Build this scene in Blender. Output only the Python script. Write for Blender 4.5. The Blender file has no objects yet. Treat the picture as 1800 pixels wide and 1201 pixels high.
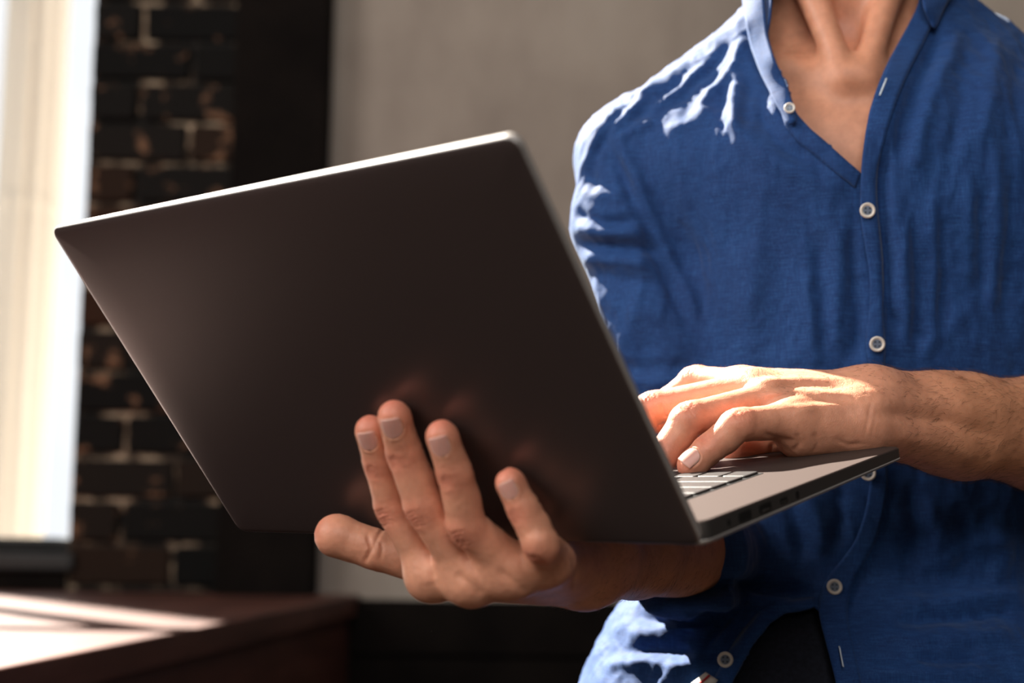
import bpy, bmesh, math, random
import numpy as np
from mathutils import Vector, Matrix

# ------------------------------------------------------------------ camera, light, exposure
F = 2500.0                      # focal length in pixels of the 1800x1201 frame (50 mm lens)
HC = 0.80                       # camera height
FZ = -0.32                      # floor level
PITCH, ROLL = math.radians(7.3), math.radians(0.67)
FWD = np.array([0, math.cos(PITCH), math.sin(PITCH)])
_u0 = np.array([0, -math.sin(PITCH), math.cos(PITCH)]); _r0 = np.array([1.0, 0, 0])
RGT = _r0 * math.cos(ROLL) + _u0 * math.sin(ROLL)
UPV = _u0 * math.cos(ROLL) - _r0 * math.sin(ROLL)
CAM = np.array([0, 0, HC])

scene = bpy.context.scene
COL = scene.collection
cd = bpy.data.cameras.new('camera'); cam = bpy.data.objects.new('camera', cd); COL.objects.link(cam)
cd.sensor_width = 36.0; cd.lens = 36.0 * F / 1800.0; cd.clip_start = 0.01
cam.matrix_world = Matrix(((RGT[0], UPV[0], -FWD[0], 0), (RGT[1], UPV[1], -FWD[1], 0),
                           (RGT[2], UPV[2], -FWD[2], HC), (0, 0, 0, 1)))
cd.dof.use_dof = True; cd.dof.focus_distance = 0.92; cd.dof.aperture_fstop = 4.4
scene.camera = cam

world = bpy.data.worlds.new('sky'); scene.world = world; world.use_nodes = True
bg = world.node_tree.nodes['Background']
bg.inputs[0].default_value = (0.93, 0.96, 1.0, 1); bg.inputs[1].default_value = 1.15

SUN_AZ, SUN_EL = math.radians(41), math.radians(43)
SUN = np.array([-math.sin(SUN_AZ) * math.cos(SUN_EL), math.cos(SUN_AZ) * math.cos(SUN_EL), math.sin(SUN_EL)])
sd = bpy.data.lights.new('sun', 'SUN'); so = bpy.data.objects.new('sun', sd); COL.objects.link(so)
sd.energy = 34.0; sd.angle = math.radians(0.6); sd.color = (1.0, 0.93, 0.82)
so.rotation_euler = Vector(SUN).to_track_quat('Z', 'Y').to_euler(); so.location = (-3, 4, 4)

ad = bpy.data.lights.new('added_fill', 'AREA'); ao = bpy.data.objects.new('added_fill', ad); COL.objects.link(ao)
ad.shape = 'RECTANGLE'; ad.size = 2.7; ad.size_y = 2.65; ad.energy = 150; ad.color = (1.0, .965, .92)       # side fill, added at an unseen left-hand window
ao.location = (-3.32, -.45, 2.92); ao.rotation_euler = (math.radians(90), 0, math.radians(-90))
ad2 = bpy.data.lights.new('added_fill', 'AREA'); ao2 = bpy.data.objects.new('added_fill', ad2); COL.objects.link(ao2)
ad2.shape = 'RECTANGLE'; ad2.size = 2.4; ad2.size_y = 2.2; ad2.energy = 84; ad2.color = (1.0, .965, .92)      # frontal fill, added at an unseen window behind the camera
ao2.location = (-.4, -2.32, 3.1); ao2.rotation_euler = (math.radians(90), 0, 0)
vs = scene.view_settings
vs.view_transform = 'Standard'; vs.look = 'None'; vs.exposure = 0.0; vs.gamma = 1.0
vs.use_curve_mapping = False

# ------------------------------------------------------------------ helpers
def ray(px, py):
    return FWD + RGT * ((px - 900) / F) - UPV * ((py - 600.5) / F)
def P(px, py, d):
    return CAM + ray(px, py) * d
def project(p):
    q = np.asarray(p) - CAM; d = q @ FWD
    return 900 + F * (q @ RGT) / d, 600.5 - F * (q @ UPV) / d, d
def nrm(v):
    v = np.asarray(v, float); return v / np.linalg.norm(v)

def tag(o, label=None, cat=None, group=None, kind=None):
    for k, v in (('label', label), ('category', cat), ('group', group), ('kind', kind)):
        if v: o[k] = v
    return o
def empty(name, loc=(0, 0, 0), mat=None):
    o = bpy.data.objects.new(name, None); COL.objects.link(o); o.empty_display_size = .05
    if mat is not None: o.matrix_world = mat
    else: o.location = loc
    return o
def mesh_obj(name, verts, faces, mat, parent=None, smooth=True):
    me = bpy.data.meshes.new(name)
    verts = np.asarray(verts, np.float32)
    if isinstance(faces, np.ndarray):
        n, k = faces.shape
        me.vertices.add(len(verts)); me.vertices.foreach_set('co', verts.ravel())
        me.loops.add(n * k); me.loops.foreach_set('vertex_index', faces.astype(np.int32).ravel())
        me.polygons.add(n); me.polygons.foreach_set('loop_start', np.arange(0, n * k, k, dtype=np.int32))
        me.update(calc_edges=True); me.validate()
    else:
        me.from_pydata([tuple(v) for v in verts], [], faces); me.update()
    if smooth: me.polygons.foreach_set('use_smooth', np.ones(len(me.polygons), bool))
    if mat: me.materials.append(mat)
    o = bpy.data.objects.new(name, me); COL.objects.link(o)
    if parent: o.parent = parent
    return o
def bm_obj(name, bm, mat, parent=None, smooth=False):
    me = bpy.data.meshes.new(name); bm.to_mesh(me); bm.free()
    if smooth:
        for p in me.polygons: p.use_smooth = True
    if mat: me.materials.append(mat)
    o = bpy.data.objects.new(name, me); COL.objects.link(o)
    if parent: o.parent = parent
    return o
def box_bm(lo, hi, bevel=0, seg=2, bm=None):
    bm = bm or bmesh.new()
    lo, hi = Vector(lo), Vector(hi)
    r = bmesh.ops.create_cube(bm, size=1.0)
    for v in r['verts']:
        v.co = Vector([(lo[i] + hi[i]) / 2 + v.co[i] * (hi[i] - lo[i]) for i in range(3)])
    if bevel:
        es = list({e for v in r['verts'] for e in v.link_edges})
        bmesh.ops.bevel(bm, geom=es, offset=bevel, segments=seg, affect='EDGES', profile=.5)
    return bm
def prism_bm(poly, z0, z1, bevel=0):
    bm = bmesh.new()
    a = [bm.verts.new((x, y, z0)) for x, y in poly]; b = [bm.verts.new((x, y, z1)) for x, y in poly]
    n = len(poly)
    bm.faces.new(a[::-1]); bm.faces.new(b)
    for i in range(n): bm.faces.new((a[i], a[(i + 1) % n], b[(i + 1) % n], b[i]))
    bmesh.ops.recalc_face_normals(bm, faces=bm.faces)
    if bevel: bmesh.ops.bevel(bm, geom=list(bm.edges), offset=bevel, segments=2, affect='EDGES', profile=.5)
    return bm

# ------------------------------------------------------------------ materials
def new_mat(name):
    m = bpy.data.materials.new(name); m.use_nodes = True
    nt = m.node_tree; b = nt.nodes['Principled BSDF']
    return m, nt, b
def node(nt, t, **kw):
    n = nt.nodes.new(t)
    for k, v in kw.items(): setattr(n, k, v)
    return n
def ramp(nt, fac, stops):
    r = node(nt, 'ShaderNodeValToRGB')
    el = r.color_ramp.elements
    while len(el) < len(stops): el.new(0.5)
    for e, (p, c) in zip(el, stops): e.position = p; e.color = (*c, 1)
    nt.links.new(fac, r.inputs[0]); return r.outputs[0]
def noise(nt, scale, detail=4, rough=.55, vec=None, dist=0):
    n = node(nt, 'ShaderNodeTexNoise'); n.inputs['Scale'].default_value = scale
    n.inputs['Detail'].default_value = detail; n.inputs['Roughness'].default_value = rough
    n.inputs['Distortion'].default_value = dist
    if vec is not None: nt.links.new(vec, n.inputs['Vector'])
    return n.outputs['Fac']
def obj_coord(nt, scale=(1, 1, 1), rot=(0, 0, 0)):
    tc = node(nt, 'ShaderNodeTexCoord'); mp = node(nt, 'ShaderNodeMapping')
    mp.inputs['Scale'].default_value = scale; mp.inputs['Rotation'].default_value = rot
    nt.links.new(tc.outputs['Object'], mp.inputs[0]); return mp.outputs[0]
def bump(nt, b, h, strength, dist):
    n = node(nt, 'ShaderNodeBump'); n.inputs['Strength'].default_value = strength
    n.inputs['Distance'].default_value = dist
    nt.links.new(h, n.inputs['Height']); nt.links.new(n.outputs[0], b.inputs['Normal']); return n
def simple(name, col, rough=.5, metal=0.0, spec=.5):
    m, nt, b = new_mat(name)
    b.inputs['Base Color'].default_value = (*col, 1); b.inputs['Roughness'].default_value = rough
    b.inputs['Metallic'].default_value = metal; b.inputs['Specular IOR Level'].default_value = spec
    return m
def mottled(name, stops, scale, rough=.8, detail=6, bstr=.3, bdist=.004, stretch=(1, 1, 1), spec=.3):
    m, nt, b = new_mat(name); v = obj_coord(nt, stretch)
    f = noise(nt, scale, detail, .6, v); nt.links.new(ramp(nt, f, stops), b.inputs['Base Color'])
    b.inputs['Roughness'].default_value = rough; b.inputs['Specular IOR Level'].default_value = spec
    if bstr: bump(nt, b, noise(nt, scale * 6, 4, .6, v), bstr, bdist)
    return m

M = {}
M['plaster'] = mottled('plaster', [(.3, (.25, .20, .165)), (.5, (.37, .305, .25)), (.72, (.46, .395, .33))], 1.6, .9, 7, .4, .004, (1, 1, .55))
M['black_paint'] = mottled('black_paint', [(.3, (.0035, .0022, .0018)), (.7, (.009, .006, .0045))], 6, .9, 5, .3, .003, (1, 1, 1), .12)
M['dark_wall'] = mottled('dark_painted_wall', [(.3, (.035, .030, .026)), (.7, (.06, .052, .045))], 3, .85, 5, .3, .003)
M['frame'] = simple('window_frame_paint', (.012, .012, .011), .5)
M['wood'] = mottled('dark_red_wood', [(.25, (.06, .020, .013)), (.55, (.115, .040, .027)), (.8, (.17, .07, .048))], 3.0, .5, 8, .3, .002, (9, .8, 9), .4)
M['floor'] = mottled('floor_boards', [(.3, (.03, .022, .018)), (.7, (.08, .06, .047))], 2.5, .6, 6, .3, .002, (1, 8, 1))
M['ceiling'] = simple('ceiling_paint', (.22, .20, .18), .9)
M['column'] = mottled('pale_column_stone', [(.3, (.44, .405, .36)), (.7, (.57, .54, .49))], 1.2, .9, 4, .2, .005, (7, 7, .25))
M['facade'] = mottled('pale_facade', [(.3, (.72, .66, .58)), (.7, (.86, .82, .76))], 1.2, .9, 4, .2, .005, (5, 5, .3))

def brick_mat():
    m, nt, b = new_mat('dark_brick'); v = obj_coord(nt)
    oi = node(nt, 'ShaderNodeObjectInfo')
    base = ramp(nt, oi.outputs['Random'], [(0, (.005, .0045, .004)), (.6, (.011, .009, .0075)), (.85, (.020, .012, .008)), (1, (.04, .016, .008))])
    ge = node(nt, 'ShaderNodeNewGeometry'); chips = ramp(nt, noise(nt, 17, 4, .6, ge.outputs['Position']), [(.60, (0, 0, 0)), (.67, (1, 1, 1))])
    mx = node(nt, 'ShaderNodeMix', data_type='RGBA'); nt.links.new(chips, mx.inputs[0]); nt.links.new(base, mx.inputs[6])
    mx.inputs[7].default_value = (.20, .105, .06, 1)
    nt.links.new(mx.outputs[2], b.inputs['Base Color']); b.inputs['Roughness'].default_value = .85; b.inputs['Specular IOR Level'].default_value = .15
    bump(nt, b, noise(nt, 60, 5, .6, v), .5, .004); return m
M['brick'] = brick_mat()
def mortar_mat():
    m, nt, b = new_mat('mortar'); v = obj_coord(nt)
    c = ramp(nt, noise(nt, 11, 3, .6, v), [(.44, (.010, .008, .006)), (.53, (.07, .045, .028)), (.64, (.55, .40, .27))])
    nt.links.new(c, b.inputs['Base Color']); b.inputs['Roughness'].default_value = .9
    bump(nt, b, noise(nt, 80, 4, .6, v), .6, .004); return m
M['mortar'] = mortar_mat()

def glass_mat():
    m, nt, b = new_mat('window_glass')
    nt.nodes.remove(b); out = nt.nodes['Material Output']
    t = node(nt, 'ShaderNodeBsdfTransparent'); g = node(nt, 'ShaderNodeBsdfGlossy'); g.inputs['Roughness'].default_value = .02
    mx = node(nt, 'ShaderNodeMixShader'); mx.inputs[0].default_value = .05
    nt.links.new(t.outputs[0], mx.inputs[1]); nt.links.new(g.outputs[0], mx.inputs[2])
    nt.links.new(mx.outputs[0], out.inputs[0]); return m
M['glass'] = glass_mat()

def laptop_mat(name, col, rough):
    m, nt, b = new_mat(name); v = obj_coord(nt)
    b.inputs['Base Color'].default_value = (*col, 1); b.inputs['Metallic'].default_value = .75
    b.inputs['Roughness'].default_value = rough
    bump(nt, b, noise(nt, 2500, 2, .5, v), .08, .0004); return m
M['lap'] = laptop_mat('anodised_lid', (.135, .100, .094), .36)
M['lap_edge'] = laptop_mat('bright_chamfer', (.40, .37, .35), .45); M['lap_edge'].node_tree.nodes['Principled BSDF'].inputs['Metallic'].default_value = .3
M['lap_deck_shaded'] = laptop_mat('anodised_deck_shaded', (.055, .038, .033), .62); M['lap_deck_shaded'].node_tree.nodes['Principled BSDF'].inputs['Metallic'].default_value = .25; M['lap_deck_shaded'].node_tree.nodes['Principled BSDF'].inputs['Specular IOR Level'].default_value = .15  # deck colour darkened to stand in for a shadow over the palm rest
M['lap_side'] = laptop_mat('anodised_side', (.11, .10, .095), .5)
M['key'] = simple('key_plastic', (.03, .026, .025), .45)
M['port'] = simple('port_black', (.006, .006, .006), .5)
M['port_metal'] = simple('port_metal', (.5, .48, .46), .3, 1.0)
M['screen'] = simple('display_glass', (.008, .008, .010), .12)
M['bezel'] = simple('display_bezel', (.015, .014, .014), .35)
M['rubber'] = simple('rubber', (.02, .02, .02), .8)

def skin_mat():
    m, nt, b = new_mat('skin'); v = obj_coord(nt)
    at = node(nt, 'ShaderNodeAttribute', attribute_name='tone')       # skin's own local colour: flushed tips and knuckles, tanned arm
    base = ramp(nt, at.outputs['Fac'], [(0, (.52, .235, .115)), (.35, (.70, .325, .205)), (.7, (.71, .275, .175)), (1, (.70, .225, .155))])
    n = ramp(nt, noise(nt, 90, 5, .6, v), [(.3, (.86, .82, .80)), (.7, (1.08, 1.06, 1.04))])
    mx = node(nt, 'ShaderNodeMix', data_type='RGBA', blend_type='MULTIPLY'); mx.inputs[0].default_value = 1
    nt.links.new(base, mx.inputs[6]); nt.links.new(n, mx.inputs[7]); nt.links.new(mx.outputs[2], b.inputs['Base Color'])
    b.inputs['Roughness'].default_value = .46; b.inputs['Specular IOR Level'].default_value = .4
    b.inputs['Subsurface Weight'].default_value = .25; b.inputs['Subsurface Radius'].default_value = (1, .35, .2)
    b.inputs['Subsurface Scale'].default_value = .004
    vo = node(nt, 'ShaderNodeTexVoronoi'); vo.inputs['Scale'].default_value = 1100; nt.links.new(v, vo.inputs['Vector'])
    bump(nt, b, vo.outputs['Distance'], .18, .0005); return m
M['skin'] = skin_mat()
def nail_mat():
    m, nt, b = new_mat('fingernail')
    at = node(nt, 'ShaderNodeAttribute', attribute_name='edge')
    c = ramp(nt, at.outputs['Fac'], [(0, (.68, .33, .265)), (.5, (.70, .37, .30)), (.9, (.85, .60, .48))])
    nt.links.new(c, b.inputs['Base Color']); b.inputs['Roughness'].default_value = .42
    b.inputs['Subsurface Weight'].default_value = .2; b.inputs['Subsurface Scale'].default_value = .002
    return m
M['nail'] = nail_mat()
M['hair'] = simple('brown_hair', (.13, .065, .032), .5)

def linen_mat():
    m, nt, b = new_mat('blue_linen'); v = obj_coord(nt)
    vh = obj_coord(nt, (90, 90, 1500)); vv = obj_coord(nt, (1500, 1500, 70))
    a = noise(nt, 1, 3, .6, vh); c = noise(nt, 1, 3, .6, vv)
    mm = node(nt, 'ShaderNodeMath', operation='ADD'); nt.links.new(a, mm.inputs[0]); nt.links.new(c, mm.inputs[1])
    hf = node(nt, 'ShaderNodeMath', operation='MULTIPLY'); hf.inputs[1].default_value = .5; nt.links.new(mm.outputs[0], hf.inputs[0])
    weave = ramp(nt, hf.outputs[0], [(.32, (.0038, .024, .104)), (.5, (.007, .045, .175)), (.68, (.020, .086, .262))])
    cl = ramp(nt, noise(nt, 14, 5, .6, v), [(.3, (.80, .80, .84)), (.7, (1.15, 1.1, 1.06))])
    mx = node(nt, 'ShaderNodeMix', data_type='RGBA', blend_type='MULTIPLY'); mx.inputs[0].default_value = 1
    nt.links.new(weave, mx.inputs[6]); nt.links.new(cl, mx.inputs[7]); nt.links.new(mx.outputs[2], b.inputs['Base Color'])
    b.inputs['Roughness'].default_value = .75; b.inputs['Specular IOR Level'].default_value = .25
    b.inputs['Sheen Weight'].default_value = .16; b.inputs['Sheen Roughness'].default_value = .5
    b.inputs['Sheen Tint'].default_value = (.80, .90, 1, 1)
    bump(nt, b, hf.outputs[0], .45, .0008); return m
M['linen'] = linen_mat()
M['trouser'] = mottled('dark_trouser_cloth', [(.3, (.004, .005, .010)), (.7, (.010, .012, .022))], 300, .85, 3, .3, .0005)
M['button'] = simple('button_shell', (.72, .66, .58), .35)
M['button_mid'] = simple('button_centre', (.16, .20, .27), .3)
M['thread'] = simple('pale_thread', (.6, .68, .75), .8)
M['label_cloth'] = simple('label_cloth', (.75, .70, .62), .8)
M['label_red'] = simple('label_red', (.55, .03, .04), .8)

# ------------------------------------------------------------------ implicit surfaces
def rcone(a, b, ra, rb):
    a, b = np.asarray(a, np.float32), np.asarray(b, np.float32); ab = b - a; L2 = float(ab @ ab) + 1e-12
    def f(p):
        q = p - a; t = np.clip((q @ ab) / L2, 0, 1); c = q - t[:, None] * ab
        return np.sqrt(np.einsum('ij,ij->i', c, c)) - (ra + (rb - ra) * t)
    return f
def ellip(c, R, axes=None):
    c = np.asarray(c, np.float32); R = np.asarray(R, np.float32)
    A = np.eye(3, dtype=np.float32) if axes is None else np.asarray(axes, np.float32)
    def f(p):
        q = (p - c) @ A.T; k = np.linalg.norm(q / R, axis=1); k2 = np.linalg.norm(q / (R * R), axis=1) + 1e-9
        return k * (k - 1) / k2
    return f
def smin(a, b, k):
    h = np.clip(.5 + .5 * (b - a) / k, 0, 1); return b + (a - b) * h - k * h * (1 - h)
def union(fs, k):
    def f(p):
        d = fs[0](p)
        for g in fs[1:]: d = smin(d, g(p), k)
        return d
    return f
def isosurface(field, lo, hi, h):
    lo = np.asarray(lo, np.float32); hi = np.asarray(hi, np.float32); C = 4
    n = np.maximum(np.ceil((hi - lo) / (h * C)).astype(int), 1)
    g = [lo[i] + np.arange(n[i] + 1) * h * C for i in range(3)]
    pts = np.stack(np.meshgrid(*g, indexing='ij'), -1).reshape(-1, 3).astype(np.float32)
    dc = np.concatenate([field(pts[i:i + 400000]) for i in range(0, len(pts), 400000)]).reshape(n + 1)
    near = np.abs(dc) < h * C * 2.0
    cell = np.zeros(n, bool); sg = np.zeros(n, np.float32)
    for i in (0, 1):
        for j in (0, 1):
            for k in (0, 1):
                cell |= near[i:i + n[0], j:j + n[1], k:k + n[2]]
    fine = np.repeat(np.repeat(np.repeat(dc[:-1, :-1, :-1], C, 0), C, 1), C, 2).astype(np.float32)
    msk = np.repeat(np.repeat(np.repeat(cell, C, 0), C, 1), C, 2)
    idx = np.argwhere(msk)
    P_ = (lo + idx * h).astype(np.float32)
    vals = np.concatenate([field(P_[i:i + 400000]) for i in range(0, len(P_), 400000)]) if len(P_) else np.zeros(0)
    fine[tuple(idx.T)] = vals
    # surface nets
    s = fine < 0
    cs = np.zeros(np.array(s.shape) - 1, np.int8)
    for i in (0, 1):
        for j in (0, 1):
            for k in (0, 1):
                cs += s[i:s.shape[0] - 1 + i, j:s.shape[1] - 1 + j, k:s.shape[2] - 1 + k]
    act = (cs > 0) & (cs < 8); ai = np.argwhere(act)
    vid = -np.ones(act.shape, np.int32); vid[act] = np.arange(len(ai))
    acc = np.zeros((len(ai), 3), np.float32); cnt = np.zeros(len(ai), np.float32)
    corners = [(i, j, k) for i in (0, 1) for j in (0, 1) for k in (0, 1)]
    for a in corners:
        for ax in range(3):
            if a[ax]: continue
            b = list(a); b[ax] = 1
            va = fine[ai[:, 0] + a[0], ai[:, 1] + a[1], ai[:, 2] + a[2]]
            vb = fine[ai[:, 0] + b[0], ai[:, 1] + b[1], ai[:, 2] + b[2]]
            m = (va < 0) != (vb < 0)
            t = va / np.where(m, va - vb, 1)
            for c in range(3):
                acc[:, c] += np.where(m, a[c] + (t if c == ax else 0), 0)
            cnt += m
    V = lo + (ai + acc / cnt[:, None]) * h
    Fs = []
    for ax in range(3):
        u, w = (ax + 1) % 3, (ax + 2) % 3
        s0 = np.take(s, range(s.shape[ax] - 1), ax); s1 = np.take(s, range(1, s.shape[ax]), ax)
        e = np.argwhere(s0 != s1)
        ok = (e[:, u] > 0) & (e[:, w] > 0) & (e[:, u] < act.shape[u]) & (e[:, w] < act.shape[w]); e = e[ok]
        def at(du, dw):
            q = e.copy(); q[:, u] += du; q[:, w] += dw; return vid[tuple(q.T)]
        quad = np.stack([at(-1, -1), at(0, -1), at(0, 0), at(-1, 0)], 1)
        inside = s[tuple(e.T)]
        quad[~inside] = quad[~inside][:, ::-1]
        Fs.append(quad)
    Fq = np.concatenate(Fs); Fq = Fq[(Fq >= 0).all(1)]
    return V.astype(np.float64), Fq
def vnormals(V, Fq):
    n = np.cross(V[Fq[:, 2]] - V[Fq[:, 0]], V[Fq[:, 3]] - V[Fq[:, 1]])
    N = np.zeros_like(V)
    for k in range(4): np.add.at(N, Fq[:, k], n)
    return N / (np.linalg.norm(N, axis=1, keepdims=True) + 1e-20)
def smooth_mesh(V, Fq, it=2, lam=.5):
    E_ = np.concatenate([Fq[:, [0, 1]], Fq[:, [1, 2]], Fq[:, [2, 3]], Fq[:, [3, 0]]])
    deg = np.bincount(E_.ravel(), minlength=len(V)).astype(float)[:, None]
    for _ in range(it):
        for l in (lam, -lam * 1.04):
            A = np.zeros_like(V); np.add.at(A, E_[:, 0], V[E_[:, 1]]); np.add.at(A, E_[:, 1], V[E_[:, 0]])
            V = V + l * (A / np.maximum(deg, 1) - V)
    return V
_rng = np.random.default_rng(7); _HT = _rng.random(65536).astype(np.float32)
def vnoise(p):
    i = np.floor(p).astype(np.int64); f = p - i; f = f * f * (3 - 2 * f); out = np.zeros(len(p))
    for a in (0, 1):
        for b in (0, 1):
            for c in (0, 1):
                h = ((i[:, 0] + a) * 73856093 ^ (i[:, 1] + b) * 19349663 ^ (i[:, 2] + c) * 83492791) & 65535
                w = (f[:, 0] if a else 1 - f[:, 0]) * (f[:, 1] if b else 1 - f[:, 1]) * (f[:, 2] if c else 1 - f[:, 2])
                out += w * _HT[h]
    return out * 2 - 1
# ------------------------------------------------------------------ the room
WY = 3.2                                        # back wall
def struct(name, bm, mat, smooth=False):
    return tag(bm_obj(name, bm, mat, None, smooth), kind='structure')
WIN = (-2.75, -0.985, 0.735, 4.95)              # window opening x0 x1 z0 z1
fl = struct('floor', box_bm((-3.0, -2.0, FZ - .06), (3.2, WY, FZ)), M['floor'])
struct('wall_right', box_bm((3.2, -2.3, FZ), (3.5, WY + .3, 5.3)), M['dark_wall'])
W3 = (-1.6, .8, 2.0, 4.2)                        # unseen opening behind the camera, added for the frontal fill: x0 x1 z0 z1
wf_ = bmesh.new()
box_bm((-3.3, -2.3, FZ), (W3[0], -2.0, 5.3), bm=wf_); box_bm((W3[1], -2.3, FZ), (3.5, -2.0, 5.3), bm=wf_)
box_bm((W3[0], -2.3, FZ), (W3[1], -2.0, W3[2]), bm=wf_); box_bm((W3[0], -2.3, W3[3]), (W3[1], -2.0, 5.3), bm=wf_)
struct('wall_front', wf_, M['dark_wall'])
w3 = struct('fill_window_3', box_bm((W3[0], -2.2, 3.0), (W3[1], -2.14, 3.05), .004), M['frame'])
bm_obj('mullion', box_bm((-.43, -2.2, W3[2]), (-.37, -2.14, W3[3]), .004), M['frame'], w3)
wb = struct('wall_back', box_bm((-.435, WY, FZ), (3.2, WY + .3, 5.3)), M['plaster'])
W2 = (-1.8, .9, 1.6, 4.25)                     # unseen opening in the left wall, added for the side fill: y0 y1 z0 z1
wl_ = bmesh.new()
box_bm((-3.3, -2.0, FZ), (-3.0, W2[0], 5.3), bm=wl_); box_bm((-3.3, W2[1], FZ), (-3.0, WY + .3, 5.3), bm=wl_)
box_bm((-3.3, W2[0], FZ), (-3.0, W2[1], W2[2]), bm=wl_); box_bm((-3.3, W2[0], W2[3]), (-3.0, W2[1], 5.3), bm=wl_)
wl = struct('wall_left', wl_, M['dark_wall'])
w2 = struct('fill_window_2', box_bm((-3.2, W2[0], 2.9), (-3.14, W2[1], 2.95), .004), M['frame'])
for y_ in (-.9, 0.0):
    bm_obj('mullion', box_bm((-3.2, y_ - .03, W2[2]), (-3.14, y_ + .03, W2[3]), .004), M['frame'], w2)
ww = bmesh.new()
box_bm((-3.0, WY, FZ), (WIN[0], WY + .3, 5.3), bm=ww); box_bm((WIN[0], WY, FZ), (WIN[1], WY + .3, WIN[2]), bm=ww)
box_bm((WIN[0], WY, WIN[3]), (WIN[1], WY + .3, 5.3), bm=ww)
struct('wall_window', ww, M['black_paint'])
ce = struct('ceiling', box_bm((-3.3, -2.3, 5.3), (3.5, WY + .3, 4.7)), M['ceiling'])
# brick pier between window and pilaster
bw = struct('wall_brick', box_bm((WIN[1], WY + .012, FZ), (-.40, WY + .3, 5.3)), M['mortar'])
rnd = random.Random(3)
bmeshes = {}
def brick_mesh(w, k):
    key = (round(w, 4), k)
    if key not in bmeshes:
        bm = box_bm((0, 0, 0), (w, .03, .083), .006, 1); r2 = random.Random(k * 7 + int(w * 1000))
        for v in bm.verts: v.co += Vector((r2.uniform(-.002, .002), r2.uniform(-.003, .003), r2.uniform(-.002, .002)))
        me = bpy.data.meshes.new('brick'); bm.to_mesh(me); bm.free(); me.materials.append(M['brick']); bmeshes[key] = me
    return bmeshes[key]
for c in range(33):
    z = .56 + (c - 3) * .0965
    if z < .25: continue
    x = WIN[1] + .004 - (.118 if c % 2 else 0)
    while x < -.60:
        x0, x1 = max(x, WIN[1] + .004), min(x + .225, -.55)
        if x1 - x0 > .03:
            o = bpy.data.objects.new('brick', brick_mesh(x1 - x0, rnd.randrange(4))); COL.objects.link(o)
            o.location = (x0, WY - .006 + rnd.uniform(-.005, .004), z); o.parent = bw
        x += .236
# black pilaster
pl = bmesh.new(); box_bm((-.635, WY - .09, FZ), (-.425, WY + .1, 5.3), .006, bm=pl)
struct('trim_1', pl, M['black_paint'])
# narrow plaster return beside the pilaster
# black boarded wainscot below ledge height
wa = struct('trim_2', box_bm((-.425, WY - .02, FZ), (3.2, WY + .02, .63)), M['black_paint'])
for i in range(8):
    z = FZ + .02 + i * .116
    b = bm_obj('board', box_bm((-.425, WY - .035, z), (3.2, WY - .018, z + .108), .004, 1), M['black_paint'], wa)

# window
wn = empty('window_1', ((WIN[0] + WIN[1]) / 2, WY + .15, WIN[2])); tag(wn, kind='structure')
def att(o, parent):
    bpy.context.view_layer.update()
    o.parent = parent; o.matrix_parent_inverse = parent.matrix_world.inverted(); return o
fy0, fy1 = WY + .10, WY + .16
fb = bmesh.new()
box_bm((WIN[0], fy0, WIN[2] - .03), (WIN[1], fy1, WIN[2] + .02), .004, bm=fb)
box_bm((WIN[0], fy0, WIN[3] - .05), (WIN[1], fy1, WIN[3]), .004, bm=fb)
box_bm((WIN[0], fy0, WIN[2]), (WIN[0] + .05, fy1, WIN[3]), .004, bm=fb)
box_bm((WIN[1] - .012, fy0, WIN[2]), (WIN[1], fy1, WIN[3]), .004, bm=fb)
att(bm_obj('window_frame', fb, M['frame']), wn)
att(bm_obj('transom', box_bm((WIN[0], fy0, 2.12), (WIN[1], fy1, 2.16), .004), M['frame']), wn)
for mx_ in (-1.59, -2.2):
    att(bm_obj('mullion', box_bm((mx_ - .03, fy0, WIN[2]), (mx_ + .03, fy1, 2.12), .004), M['frame']), wn)
for x0, x1, z0, z1 in ((WIN[0], -2.2, WIN[2], 2.12), (-2.2, -1.59, WIN[2], 2.12), (-1.59, WIN[1], WIN[2], 2.12), (WIN[0], WIN[1], 2.16, WIN[3])):
    att(bm_obj('pane', box_bm((x0, fy0 + .028, z0), (x1, fy0 + .032, z1)), M['glass']), wn)
att(bm_obj('window_sill', box_bm((WIN[0], WY - .02, WIN[2] - .05), (WIN[1] + .02, fy0, WIN[2] - .012), .006), M['frame']), wn)
# pale fluted column standing outside
cx, cy, cr = -1.950, 5.6, .122
cb = bmesh.new(); NS = 96; rings = []
for z, s in ((FZ, 1.25), (.35, 1.25), (.36, 1.0), (2.02, 1.0), (2.03, 1.03), (2.06, 1.03), (2.07, 1.0), (6.3, .95), (6.32, 1.2), (6.5, 1.2)):
    rings.append([cb.verts.new((cx + cr * s * (1 + .05 * math.cos(i / NS * math.tau * 12)) * math.cos(i / NS * math.tau),
                                cy + cr * s * (1 + .05 * math.cos(i / NS * math.tau * 12)) * math.sin(i / NS * math.tau), z)) for i in range(NS)])
for a, b in zip(rings, rings[1:]):
    for i in range(NS): cb.faces.new((a[i], a[(i + 1) % NS], b[(i + 1) % NS], b[i]))
cb.faces.new(rings[-1]); cb.faces.new(rings[0][::-1])
cg = empty('colonnade', (cx, cy, FZ)); tag(cg, 'pale cream column standing blurred in the bright window', 'colonnade')  # one column in view, plus an added shade caster
col_o = bm_obj('column', cb, M['column']); att(col_o, cg)
shade_col = col_o.copy(); COL.objects.link(shade_col); shade_col.location = (-3.18 - cx, 0, 0)  # unseen copy, added to cut off the sun patch on the ledge
struct('ground_outside', box_bm((-12, 3.6, FZ - .1), (8, 14, FZ)), M['facade'])

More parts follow.
